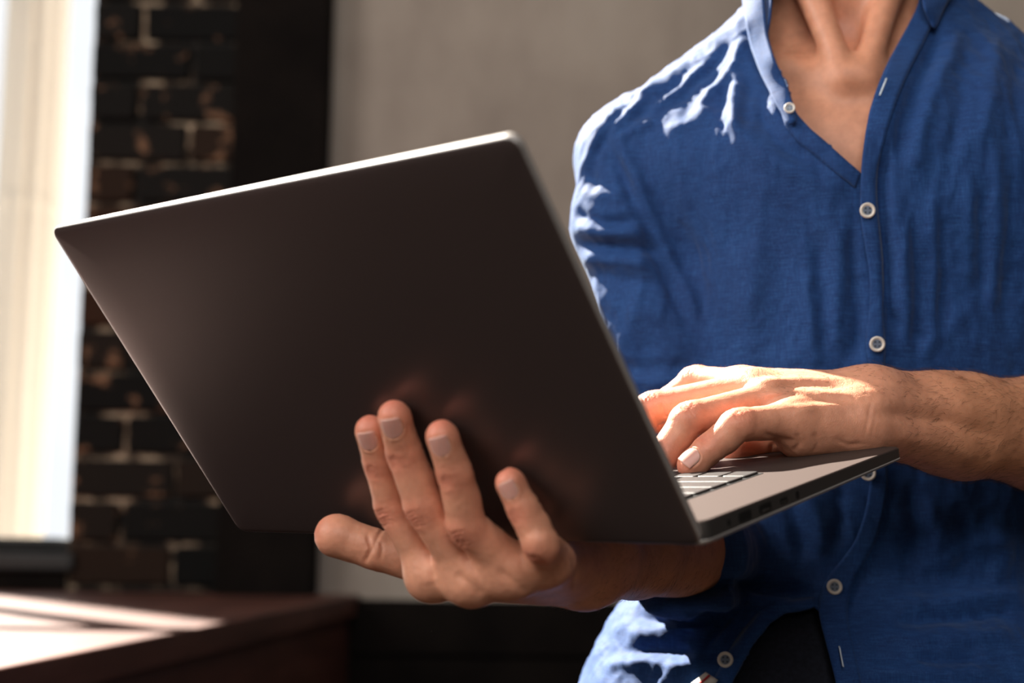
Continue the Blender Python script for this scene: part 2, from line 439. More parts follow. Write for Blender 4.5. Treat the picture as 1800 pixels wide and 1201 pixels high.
# window ledge of dark red wood
edge = [(-.33, WY - .0), (-.548, 1.54), (-.66, .62)]
lg = empty('window_ledge', (-1.2, 2.2, FZ)); tag(lg, 'dark red wooden ledge with sunlit strips under the window', 'ledge')
topp = edge + [(-2.99, .62), (-2.99, WY)]
att(bm_obj('ledge_top', prism_bm(topp, .595, .64, .003), M['wood']), lg)
inn = [(x - .015, y) for x, y in edge]
att(bm_obj('front_panel', prism_bm([(x, y if i != 2 else y + .03) for i, (x, y) in enumerate(inn)] + [(-2.98, .65), (-2.98, WY)], FZ, .595, .002), M['wood']), lg)

# ------------------------------------------------------------------ the laptop
EX = np.array([.77116932, -.63659081, -.00707281]); EZ = np.array([-.41178825, -.50725353, .75704973])
LT = CAM + np.array([.09718523, .7244523, -.01111897])            # rear right lower corner
LN = np.cross(EZ, EX)                                             # through the lid, away from its outer face
BA = CAM + np.array([.09456526, .7227283, .00102165]); BD = np.array([.62433947, .75406215, .2039375]); BN = np.cross(EX, BD)
LW, LH, LD = .36, .2365, .2505
def frame(o, x, y, z):
    return Matrix(((x[0], y[0], z[0], o[0]), (x[1], y[1], z[1], o[1]), (x[2], y[2], z[2], o[2]), (0, 0, 0, 1)))
lap = empty('laptop', mat=frame(BA, EX, BD, BN))
tag(lap, 'open dark grey-brown laptop held up with its plain lid toward the viewer', 'laptop')
MB_, ML_ = frame(BA, EX, BD, BN), frame(LT, EX, EZ, LN)
def lpart(name, bm, mat, M_=None, parent=None, smooth=False):
    o = bm_obj(name, bm, mat, None, smooth); o.matrix_world = M_ if M_ is not None else MB_
    return att(o, parent or lap)
def rrect(x0, y0, x1, y1, r, n=6):
    out = []
    for cx_, cy_, a0 in ((x1 - r, y0 + r, -90), (x1 - r, y1 - r, 0), (x0 + r, y1 - r, 90), (x0 + r, y0 + r, 180)):
        for i in range(n + 1):
            a = math.radians(a0 + 90 * i / n); out.append((cx_ + r * math.cos(a), cy_ + r * math.sin(a)))
    return out
def loft(rings, cap0=True, cap1=True):
    bm = bmesh.new(); R = [[bm.verts.new(p) for p in r] for r in rings]; n = len(R[0])
    for a, b in zip(R, R[1:]):
        for i in range(n): bm.faces.new((a[i], a[(i + 1) % n], b[(i + 1) % n], b[i]))
    if cap0: bm.faces.new(R[0][::-1])
    if cap1: bm.faces.new(R[-1])
    bmesh.ops.recalc_face_normals(bm, faces=bm.faces)
    return bm
def ring(ins, z, r=.007, x0=-LW, y0=0, x1=0, y1=LH):
    return [(x, y, z(x, y) if callable(z) else z) for x, y in rrect(x0 + ins, y0 + ins, x1 - ins, y1 - ins, max(r - ins * .6, .0015))]
lid = lpart('lid', loft([ring(.0006, .0016), ring(.0016, .0010), ring(.004, .00075), ring(.009, .00045), ring(.017, .00016), ring(.028, 0)], False, True), M['lap'], ML_, smooth=True)
lpart('lid_rim', loft([ring(.0006, .0016), ring(0, .0022), ring(0, .0050), ring(.0008, .0056), ring(.005, .0056)], False, False), M['lap_edge'], ML_, lid, True)
lpart('display_bezel', loft([ring(.0045, .0054), ring(.005, .0057)], True, True), M['bezel'], ML_, lid)
lpart('display', box_bm((-LW + .012, .026, .0056), (-.012, LH - .012, .0059)), M['screen'], ML_, lid)
for hx in (-.30, -.06):
    bm = bmesh.new(); bmesh.ops.create_cone(bm, cap_ends=True, segments=20, radius1=.0042, radius2=.0042, depth=.05,
        matrix=Matrix.Translation((hx, .003, -.0055)) @ Matrix.Rotation(math.pi / 2, 4, 'Y'))
    lpart('hinge', bm, M['lap_side'], smooth=True)
bot = lambda x, y: -.0122 + .0042 * y / LD
low = lambda x, y: -.0100 + .0038 * y / LD
def bring(ins, z): return ring(ins, z, .008, -LW, .005, 0, LD)
base = lpart('base', loft([bring(0, low), bring(0, -.0006), bring(.0007, 0), bring(.003, 0)], False, True), M['lap_deck_shaded'], smooth=False)
base.data.materials.append(M['lap_side'])
for p in base.data.polygons:
    if abs(p.normal.z) < .5: p.material_index = 1
lpart('bottom_cover', loft([bring(.004, lambda x, y: bot(x, y) - .001), bring(.0006, bot), bring(-.0003, lambda x, y: low(x, y) - .0006), bring(0, low)], True, False), M['lap_edge'], None, base)
for fx in (-.33, -.03):
    for fy in (.03, .22):
        bm = bmesh.new(); bmesh.ops.create_cone(bm, cap_ends=True, segments=16, radius1=.004, radius2=.005, depth=.0016,
            matrix=Matrix.Translation((fx, fy, bot(0, fy) - .0014)))
        lpart('rubber_foot', bm, M['rubber'], None, base, True)
kb = lpart('keyboard', box_bm((-.316, .0375, .0001), (-.0455, .1505, .0003)), M['port'], None, base)
kmesh = {}
def key_mesh(w, d):
    k = (round(w, 4), round(d, 4))
    if k not in kmesh:
        bm = loft([[(x, y, 0) for x, y in rrect(0, 0, w, d, .0012, 2)], [(x, y, .0011) for x, y in rrect(0, 0, w, d, .0012, 2)],
                   [(x, y, .0014) for x, y in rrect(.0004, .0004, w - .0004, d - .0004, .001, 2)]], False, True)
        me = bpy.data.meshes.new('key'); bm.to_mesh(me); bm.free(); me.materials.append(M['key']); kmesh[k] = me
    return kmesh[k]
rows = [[1] * 14, [1] * 13 + [1.6], [1.4] + [1] * 12 + [1.2], [1.7] + [1] * 11 + [1.9], [2.2] + [1] * 10 + [2.4], [1.1, 1.1, 1.1, 1.3, 5.2, 1.2, 1.1, 1, 1, 1]]
for ri, row in enumerate(rows):
    yy = .1495 - (5 - ri) * .0186 - .0176 if ri else .0385
    dd = .0164 if ri else .0150
    tot = sum(row); x = -.315
    for k in row[::1]:
        w = k / tot * .2685
        o = bpy.data.objects.new('key', key_mesh(w - .0022, dd)); COL.objects.link(o)
        o.matrix_world = MB_ @ Matrix.Translation((x + .0011, yy, .0003)); att_m = o.matrix_world.copy()
        o.parent = kb; o.matrix_parent_inverse = MB_.inverted(); x += w
lpart('trackpad', loft([[(x, y, .00005) for x, y in rrect(-.245, .158, -.125, .240, .004, 4)], [(x, y, .0003) for x, y in rrect(-.2447, .1583, -.1253, .2397, .004, 4)]], False, True), M['lap_deck_shaded'], None, base)
def port(name, y, w, h, tongue):
    zc = (low(0, y) - .0006) / 2 - .0003
    o = lpart(name, loft([[(.00015, a, b) for a, b in rrect(y - w / 2, zc - h / 2, y + w / 2, zc + h / 2, min(w, h) * .3, 3)],
                          [(-.0005, a, b) for a, b in rrect(y - w / 2, zc - h / 2, y + w / 2, zc + h / 2, min(w, h) * .3, 3)]], True, True), M['port'], None, base)
    if tongue: lpart('contact_tongue', box_bm((-.0002, y - w * .3, zc - h * .32), (.0004, y + w * .34, zc - h * .12)), M['port_metal'], None, o)
port('lock_slot', .030, .003, .0032, False); port('usb_port', .047, .0132, .0050, False)
port('usb_port', .069, .0132, .0050, True); port('usb_c_port', .090, .0085, .0030, True); port('audio_jack', .106, .0042, .0042, False)
# ------------------------------------------------------------------ the person: skin
def lid_pt(px, py, g):                          # point g metres in front of the lid's outer face
    k = ray(px, py); q = (LT - CAM) @ LN; s = (q - g) / (k @ LN); return CAM + k * s
def deck_pt(px, py, g):                         # point g metres above the keyboard deck
    k = ray(px, py); s = ((BA - CAM) @ BN + g) / (k @ BN); return CAM + k * s
def perp(v, a):
    v = np.asarray(v, float) - np.dot(v, a) * np.asarray(a); return v / np.linalg.norm(v)

class Hand:
    def __init__(s): s.fingers = []; s.palm = []; s.joints = []; s.nails = []; s.tips = []
    def finger(s, pts, rad, dorsal, nail=None, kn=(1, 1)):
        """pts: knuckle, middle joint, end joint, tip end"""
        pts = [np.asarray(p, float) for p in pts]; pr = []
        tipdir = nrm(pts[-1] - pts[-2]); tip_c = pts[-1] - tipdir * rad[-1]
        chain = pts[:-1] + [tip_c]
        for i in range(len(chain) - 1):
            a, b = chain[i], chain[i + 1]
            pr.append(rcone(a, b, rad[i], rad[i + 1]))
            m = (a + b) / 2; ax = nrm(b - a); dn = perp(dorsal, ax)
            if i < len(chain) - 2:              # soft pad on the palm side of each segment
                pr.append(ellip(m - dn * rad[i] * .18, (np.linalg.norm(b - a) * .42, rad[i] * .92, rad[i] * .85), np.array([ax, np.cross(dn, ax), dn])))
        for j in range(1, len(chain) - 1):      # joint swellings
            ax = nrm(chain[j + 1] - chain[j - 1]); dn = perp(dorsal, ax); sd_ = np.cross(dn, ax)
            pr.append(ellip(chain[j] + dn * rad[j] * .12, (rad[j] * 1.3, rad[j] * 1.02, rad[j] * .93), np.array([ax, sd_, dn])))
            s.joints.append((chain[j], ax, dn, rad[j], 1.0 if j == 1 else .7))
        ax = tipdir; dn = perp(dorsal, ax); sd_ = np.cross(dn, ax)
        pr.append(ellip(tip_c - dn * rad[-1] * .12 - ax * rad[-1] * .15, (rad[-1] * 1.15, rad[-1] * 1.03, rad[-1] * .98), np.array([ax, sd_, dn])))
        s.fingers.append(union(pr, .0016)); s.tips.append(pts[-1])
        if nail:
            nd = perp(nail.get('n', dorsal), ax)
            s.nails.append((tip_c, ax, nd, rad[-1], nail))
    def field(s, kpalm=.009, kroot=.007):
        palm = union(s.palm, kpalm)
        def f(p):
            d = s.fingers[0](p)
            for g in s.fingers[1:]: d = smin(d, g(p), .0012)
            return smin(palm(p), d, kroot)
        return f

# --- his right hand, under the laptop with the fingers up against the lid
RH = Hand(); DR = -LN                                     # backs of fingers face the viewer
rad_i = (.0112, .0100, .0088, .0079)
def L(px, py, g): return lid_pt(px, py, g)
r_mcp = [P(762, 1012, .803), P(832, 1018, .790), P(905, 1005, .783), P(968, 985, .782)]
RH.finger([r_mcp[0], L(693, 893, .0185), L(669, 815, .0125), L(643, 735, .0090)], (.0116, .0106, .0094, .0083), DR, {'n': nrm(-LN * .45 - FWD * .8), 'w': .0108, 'l': .0112, 's': -.25})
RH.finger([r_mcp[1], L(748, 893, .0210), L(712, 798, .0125), L(685, 709, .0090)], (.0122, .0112, .0100, .0088), DR, {'n': nrm(-LN * .45 - FWD * .8), 'w': .0118, 'l': .0118, 's': -.25})
RH.finger([r_mcp[2], L(822, 925, .0215), L(800, 832, .0140), L(767, 743, .0090)], (.0116, .0107, .0096, .0085), DR, {'n': nrm(-LN * .45 - FWD * .8), 'w': .0112, 'l': .0112, 's': -.25})
RH.finger([r_mcp[3], L(952, 958, .0195), L(921, 895, .0135), L(884, 827, .0085)], (.0105, .0097, .0087, .0077), DR, {'n': nrm(-LN * .45 - FWD * .8), 'w': .0098, 'l': .0096, 's': -.25})
r_wr = P(1052, 990, .868); r_wr2 = P(1042, 1018, .862)
t_mcp, t_ip, t_tip = P(752, 995, .845), P(662, 966, .848), P(556, 932, .853)
RH.finger([P(860, 1000, .842), t_mcp, t_ip, t_tip], (.0150, .0122, .0120, .0126), nrm(np.array([.1, .55, -.85])))
for i, (m, r) in enumerate(zip(r_mcp, (.0122, .0126, .0120, .0110))):
    w = r_wr + (r_wr2 - r_wr) * (1 - i / 3)
    RH.palm.append(rcone(m, m + (w - m) * .93, r, .0150))
    RH.palm.append(ellip(m + (m - r_wr) * .02, (r * 1.06,) * 3))
for a, b in ((0, 1), (1, 2), (2, 3)):
    RH.palm.append(rcone((r_mcp[a] + r_mcp[b]) / 2 * .9 + r_wr * .1 + LN * .004, r_wr + LN * .006, .0115, .017))
RH.palm.append(rcone(P(860, 1000, .842), P(985, 1000, .862), .0165, .017))
r_el = P(1250, 968, 1.110)
RH.palm += [rcone(P(1035, 985, .862), P(1120, 962, .945), .0205, .0265), rcone(P(1030, 1012, .860), P(1110, 976, .945), .0180, .0255),
            rcone(P(1115, 968, .945), r_el, .0300, .0370)]

# --- his left hand, typing
LHd = Hand(); UPD = nrm(BN * .8 - FWD * .5)
D3 = lambda px, py, d: P(px, py, d)
l_mcp = [D3(1302, 677, .972), D3(1324, 684, .955), D3(1354, 702, .937), D3(1394, 738, .918)]        # index .. little
LHd.finger([l_mcp[0], D3(1222, 668, 1.000), D3(1172, 706, 1.003), D3(1135, 760, .998)], (.0112, .0100, .0088, .0078), UPD)
LHd.finger([l_mcp[1], D3(1146, 718, .962), D3(1100, 772, .962), D3(1070, 826, .955)], (.0120, .0112, .0100, .0088), UPD)
LHd.finger([l_mcp[2], D3(1212, 738, .918), D3(1168, 798, .912), D3(1140, 852, .904)], (.0116, .0114, .0102, .0090), UPD)
LHd.finger([l_mcp[3], D3(1298, 748, .903), D3(1247, 790, .900), D3(1197, 834, .895)], (.0112, .0108, .0098, .0092), nrm(UPD + np.array([-.25, 0, .1])), {'w': .0120, 'l': .0120, 's': -.1, 'n': nrm(BN * .55 - FWD * .8 - RGT * .30)})
LHd.finger([D3(1470, 752, .975), D3(1395, 782, .975), D3(1335, 788, .962), D3(1272, 796, .950)], (.0150, .0120, .0105, .0098), nrm(np.array([0, .9, .4])))
l_wr, l_wr2 = D3(1530, 700, .962), D3(1520, 742, .935)
for i, (m, r) in enumerate(zip(l_mcp, (.0112, .0116, .0114, .0106))):
    w = l_wr + (l_wr2 - l_wr) * i / 3
    LHd.palm.append(rcone(m, w, r, .0165))
    pass
LHd.palm += [rcone(D3(1405, 768, .925), D3(1490, 760, .935), .0150, .0175),                          # heel of the little-finger side
             rcone(D3(1385, 755, .955), D3(1500, 735, .955), .0150, .0200),
             rcone(D3(1470, 752, .975), D3(1410, 768, .968), .0165, .0140)]
l_el = D3(2085, 800, 1.10)
LHd.palm += [rcone(D3(1530, 702, .962), D3(1690, 730, .990), .0210, .0280), rcone(D3(1525, 745, .938), D3(1690, 772, .982), .0195, .0270),
             rcone(D3(1660, 744, .982), D3(1850, 764, 1.02), .0310, .0410), rcone(D3(1850, 765, 1.02), l_el, .0405, .0440),
             ellip(D3(1545, 692, .955), (.012, .008, .008))]

# --- head, neck and chest
def torso(sec, off=0.0):
    """sec rows: py, centre px, half width, half depth, depth of centre"""
    q = np.array([[*P(c, y, dc), a + off, b + off] for y, c, a, b, dc in sec]); q = q[np.argsort(q[:, 2])]
    zz = np.linspace(q[0, 2], q[-1, 2], 200); tab = [np.interp(zz, q[:, 2], q[:, k]) for k in (0, 1, 3, 4)]
    ker = np.hanning(19); ker /= ker.sum()
    tab = [np.convolve(np.pad(t, 9, 'edge'), ker, 'valid') for t in tab]
    z0, z1 = zz[0], zz[-1]
    def f(p):
        cx_, cy_, a, b = [np.interp(p[:, 2], zz, t) for t in tab]
        dx, dy = np.abs(p[:, 0] - cx_) / a, np.abs(p[:, 1] - cy_) / b
        e = 2.3; r = (dx ** e + dy ** e) ** (1 / e)
        d = (r - 1) * np.minimum(a, b) * .9
        return np.maximum(d, np.maximum(p[:, 2] - z1, z0 - p[:, 2])).astype(np.float32)
    return f
SEC = [(-60, 1490, .060, .050, 1.20), (0, 1500, .082, .056, 1.195), (70, 1520, .108, .062, 1.188), (140, 1540, .138, .076, 1.178), (220, 1548, .155, .097, 1.166), (300, 1552, .166, .108, 1.160),
       (450, 1556, .170, .114, 1.158), (700, 1550, .163, .110, 1.158), (900, 1530, .158, .106, 1.160), (1000, 1505, .160, .104, 1.158),
       (1050, 1490, .174, .112, 1.150), (1110, 1484, .190, .128, 1.140), (1200, 1480, .206, .146, 1.130), (1330, 1480, .214, .155, 1.12)]
neck0, neck1 = P(1490, 70, 1.185), P(1478, -190, 1.165)
head_c = P(1474, -430, 1.150)
body_fs = [torso(SEC, -.013), rcone(neck0, neck1, .054, .053),
           rcone(P(1385, 118, 1.185), P(1120, 255, 1.17), .034, .040), rcone(P(1605, 118, 1.185), P(1960, 255, 1.19), .034, .040),
           rcone(P(1484, 150, 1.093), P(1385, 125, 1.126), .0095, .0105), rcone(P(1385, 125, 1.126), P(1250, 125, 1.185), .0105, .0095),
           rcone(P(1524, 150, 1.093), P(1625, 125, 1.130), .0095, .0105),
           rcone(P(1482, 130, 1.092), P(1385, -120, 1.160), .0095, .0150), rcone(P(1522, 130, 1.092), P(1590, -120, 1.160), .0095, .0150),
           ellip(P(1505, -90, 1.118), (.017, .016, .020)),
           rcone(P(1122, 285, 1.17), P(1116, 400, 1.165), .036, .034), rcone(P(1116, 400, 1.165), P(1160, 570, 1.150), .034, .034), rcone(P(1160, 570, 1.150), P(1258, 985, 1.140), .034, .034),
           rcone(P(1985, 262, 1.20), P(2130, 820, 1.12), .036, .036)]
HX, HZ = np.array([1.0, 0, 0]), np.array([0, 0, 1.0])
fwd_h = np.array([-.15, -.98, -.12])                      # he looks down at the screen
body_fs += [ellip(head_c + np.array([0, .015, .035]), (.074, .094, .088)), ellip(head_c + np.array([0, -.035, -.055]), (.058, .062, .062)),
            ellip(head_c + np.array([-.005, -.075, -.100]), (.028, .026, .020)), rcone(head_c + np.array([0, -.098, .000]), head_c + np.array([-.004, -.118, -.036]), .008, .012),
            ellip(head_c + np.array([-.076, .01, -.02]), (.010, .020, .032)), ellip(head_c + np.array([.076, .01, -.02]), (.010, .020, .032)),
            rcone(head_c + np.array([-.018, -.096, -.066]), head_c + np.array([.016, -.096, -.066]), .008, .008)]
# ------------------------------------------------------------------ the shirt
sh_c, sh_m, sh_e = P(1120, 282, 1.182), P(1113, 400, 1.165), P(1258, 985, 1.140)
sl_end = P(1200, 975, 1.040)
ls_c, ls_e = P(1985, 262, 1.20), P(2130, 820, 1.12)
shirt_fs = [torso(SEC, 0.0),
            rcone(P(1405, 92, 1.203), sh_c, .046, .0475), rcone(P(1600, 92, 1.203), ls_c, .046, .0475),
            rcone(sh_c, sh_m, .0475, .0470), rcone(sh_m, P(1160, 570, 1.150), .0470, .0455), rcone(P(1160, 570, 1.150), sh_e, .0455, .046), rcone(sh_e, sl_end, .046, .046),
            rcone(ls_c, ls_e, .0475, .048), rcone(ls_e, P(2040, 800, 1.075), .048, .048)]
_sf = union(shirt_fs[:3] + [rcone(P(1400, 320, 1.128), P(1235, 315, 1.146), .052, .046)], .034); _arm = union(shirt_fs[3:7], .012); _larm = union(shirt_fs[7:9], .012)
cut_n = nrm(sl_end - sh_e); cut_n2 = nrm(P(2040, 800, 1.075) - ls_e)
def shirt_field(p):
    a = np.maximum(_arm(p), (p - (sl_end + cut_n * .004)) @ cut_n); b = np.maximum(_larm(p), (p - P(2040, 800, 1.075)) @ cut_n2)
    return smin(smin(_sf(p), a, .016), b, .016)
_bf = union(body_fs, .013); _nx = P(1495, 100, 1.15)[0]; _nz = P(1495, -100, 1.18)[2]
def body_field(p):
    d = _bf(p); lim = shirt_field(p) + .0075
    return np.where((np.abs(p[:, 0] - _nx) > .082) & (p[:, 2] < _nz), np.maximum(d, lim), d)

def project_all(V):
    q = V - CAM; d = q @ FWD; return np.stack([900 + F * (q @ RGT) / d, 600.5 - F * (q @ UPV) / d], 1), d
def poly_dist(Q, pts):
    pts = np.array(pts, float); best = np.full(len(Q), 1e9); par = np.zeros(len(Q)); side = np.zeros(len(Q))
    seg = np.linalg.norm(np.diff(pts, axis=0), axis=1); cum = np.concatenate([[0], np.cumsum(seg)])
    for i in range(len(pts) - 1):
        ab = pts[i + 1] - pts[i]; ap = Q - pts[i]; t = np.clip(ap @ ab / (ab @ ab), 0, 1); c = ap - t[:, None] * ab
        d = np.linalg.norm(c, axis=1); m = d < best
        best[m] = d[m]; par[m] = (cum[i] + t[m] * seg[i]) / cum[-1]; side[m] = np.sign(ab[0] * ap[m, 1] - ab[1] * ap[m, 0])
    return best, par, side
def strokes(V, N, lst):
    Qs, _ = project_all(V); fc = np.clip(-(N @ FWD) * 1.5 + .3, 0, 1); hh = np.zeros(len(V))
    for pts, w, a in lst:
        pa = np.array(pts); m = ((Qs > pa.min(0) - 3 * w) & (Qs < pa.max(0) + 3 * w)).all(1) & (fc > 0)
        if m.any():
            d, t, sd2 = poly_dist(Qs[m], pts)
            hh[m] += a * .001 * np.exp(-(d / w) ** 2) * np.clip(np.sin(np.pi * np.clip(t, .02, .98)) * 1.8, 0, 1) * fc[m]
    return hh
ARM_L = [([(1535, 722), (1600, 728), (1680, 742), (1770, 775)], 14, -3.2), ([(1560, 760), (1640, 775), (1740, 810)], 18, 1.8), ([(1590, 695), (1680, 705), (1780, 730)], 18, 1.5),
         ([(1333, 694), (1400, 690), (1500, 694)], 6, 1.1), ([(1300, 672), (1400, 666), (1510, 668)], 5, .9), ([(1350, 680), (1420, 676), (1500, 682)], 5, -1.0), ([(1390, 724), (1450, 716), (1510, 714)], 7, .7),
         ([(1372, 708), (1430, 703), (1500, 705)], 6, -.8), ([(1532, 700), (1526, 735), (1520, 772)], 3, -.35), ([(1543, 712), (1537, 745), (1530, 778)], 3, -.25), ([(1400, 760), (1405, 780), (1395, 796)], 4, -.8),
         ([(1430, 758), (1438, 780), (1430, 798)], 4, -.6), ([(1340, 762), (1370, 772), (1400, 776)], 5, -.9), ([(1465, 770), (1490, 782), (1520, 780)], 4, -.5)]
ARM_R = [([(798, 1005), (830, 1030), (850, 1050)], 8, -1.2), ([(872, 1000), (905, 1025), (930, 1045)], 8, -1.2), ([(940, 985), (962, 1010), (980, 1035)], 8, -1.0), ([(760, 985), (752, 1010), (755, 1030)], 10, .8),
         ([(1005, 975), (1012, 1010), (1006, 1040)], 4, -.8), ([(645, 940), (652, 965), (640, 992)], 3.5, -1.3), ([(668, 950), (672, 965), (668, 985)], 3, -.7)]
def tone_knuckles(V, H):
    t = np.full(len(V), .35)
    for c, ax, dn, r, a in H.joints:
        d = np.linalg.norm(V - (c + dn * r * .7), axis=1); t = np.maximum(t, .35 + .50 * np.exp(-(d / (r * 1.0)) ** 2))
    for tp in H.tips:
        d = np.linalg.norm(V - tp, axis=1); t = np.maximum(t, .35 + .55 * np.exp(-(d / .013) ** 2))
    return t
def detail(V, N, H):
    D = np.zeros(len(V)); nz = vnoise(V * 700)
    for c, ax, dn, r, a in H.joints:                      # skin creases over the joints, finer folds on the palm side
        q = V - c; m = np.einsum('ij,ij->i', q, q) < (3.2 * r) ** 2
        s = q @ ax; up = q @ dn; lat = q @ np.cross(dn, ax)
        dors = np.clip(up / r - .15, 0, 1) * np.exp(-(lat / (r * .85)) ** 2)
        sw = s + .0007 * nz + .00035 * np.sin(lat * 900)
        for off, amp in ((-.0052, 0.00036), (-.0030, 0.00060), (-.0009, 0.00070), (.0013, 0.00070), (.0034, 0.00048)):
            D -= m * dors * a * amp * np.exp(-((sw - off * (1 if a == 1 else .75)) / .00080) ** 2) * 2.1
        palm_ = np.clip(-up / r - .1, 0, 1)
        D -= m * palm_ * .0009 * np.exp(-((s) / .0011) ** 2)
    for tc, ax, nd, r, par in H.nails:                    # nail bed
        q = V - tc; s = q @ ax - r * par.get('s', .12); lat = q @ np.cross(nd, ax); up = q @ nd
        k = np.sqrt((np.abs(s) / (par['l'] / 2)) ** 2.4 + (np.abs(lat) / (par['w'] / 2)) ** 2.4) ** (2 / 2.4)
        on = (up > 0) & (np.linalg.norm(q, axis=1) < 3 * r)
        D += on * (-.0009 * np.clip((1.02 - k) * 6, 0, 1) + .00035 * np.exp(-((k - 1.14) / .12) ** 2) * (s < par['l'] * .3))
    return D
def hand_mesh(H, field, lo, hi, h, extra=None):
    V, Fq = isosurface(field, lo, hi, h); V = smooth_mesh(V, Fq, 3); N = vnormals(V, Fq)
    V = V + N * (detail(V, N, H) + .00012 * vnoise(V * 420) + strokes(V, N, ARM_L if H is LHd else ARM_R))[:, None]
    return V, Fq, tone_knuckles(V, H)
def bounds(pts, pad):
    q = np.array(pts); return q.min(0) - pad, q.max(0) + pad
rV, rF, rT = hand_mesh(RH, RH.field(.012, .007), *bounds([L(643, 735, .01), L(685, 705, .01), t_tip, r_el, P(760, 1060, .79), P(1000, 1060, .86), P(760, 1060, .86)], .022), .00095)
lV, lF, lT = hand_mesh(LHd, LHd.field(.016, .009), *bounds([D3(1070, 826, .955), D3(1140, 852, .90), D3(1290, 640, 1.0), D3(1850, 640, .98), D3(1850, 880, 1.08), l_el], .03), .0011)
def colour_arm(V, T, ax0, ax1):
    a = nrm(ax1 - ax0); s = (V - ax0) @ a; return np.clip(T - .22 * np.clip(s / .06, 0, 1) * (T < .45) - .0, 0, 1)
rT = colour_arm(rV, rT, P(1030, 1000, .86), r_el); lT = colour_arm(lV, lT, D3(1535, 720, .95), l_el)
bV, bF = isosurface(body_field, (-.12, .95, HC - .20), (.80, 1.42, HC + .80), .0042); bV = smooth_mesh(bV, bF, 3)
bT = np.full(len(bV), .30)
V_all = np.concatenate([bV, rV, lV]); F_all = np.concatenate([bF, rF + len(bV), lF + len(bV) + len(rV)])
person = mesh_obj('person', V_all, F_all, M['skin'])
at_ = person.data.attributes.new('tone', 'FLOAT', 'POINT'); at_.data.foreach_set('value', np.concatenate([bT, rT, lT]).astype(np.float32))
tag(person, 'person in a rumpled blue linen shirt holding a laptop on one hand and typing', 'person')
# fingernails
def nail_obj(tc, ax, nd, r, par):
    sd_ = np.cross(nd, ax); nu, nv = 13, 13; vs_, ed = [], []
    for j in range(nv):
        for i in range(nu):
            u, v = i / (nu - 1) * 2 - 1, j / (nv - 1) * 2 - 1
            wv = 1.0 if v > -.15 else math.sqrt(max(1 - ((-v - .15) / .85) ** 2, .012))
            uu, vv = u * wv, v + (.10 * (1 - u * u) - .06 if v > 0 else 0) * abs(v)
            rim = max(abs(u) ** 8 if v < .5 else 0, 1 - min((1 + v) / .16, 1) if v < 0 else 0)
            lat = uu * par['w'] / 2; s = vv * par['l'] / 2
            ang = lat / (r * 1.02)
            rad = r * (1.012 - .045 * max(0, vv) ** 2 + .0 * vv)
            vs_.append(tc + ax * (r * par.get('s', .12) + s) + sd_ * math.sin(ang) * rad + nd * (math.cos(ang) * rad - .0001))
            ed.append(rim if v < .55 else .5 * max(0, (vv - .75) / .2))
    fs = [(j * nu + i, j * nu + i + 1, (j + 1) * nu + i + 1, (j + 1) * nu + i) for j in range(nv - 1) for i in range(nu - 1)]
    o = mesh_obj('fingernail', vs_, fs, M['nail'], person)
    a = o.data.attributes.new('edge', 'FLOAT', 'POINT'); a.data.foreach_set('value', np.array(ed, np.float32))
    md = o.modifiers.new('thickness', 'SOLIDIFY'); md.thickness = .0005; md.offset = -1
for H in (RH, LHd):
    for n_ in H.nails: nail_obj(*n_)
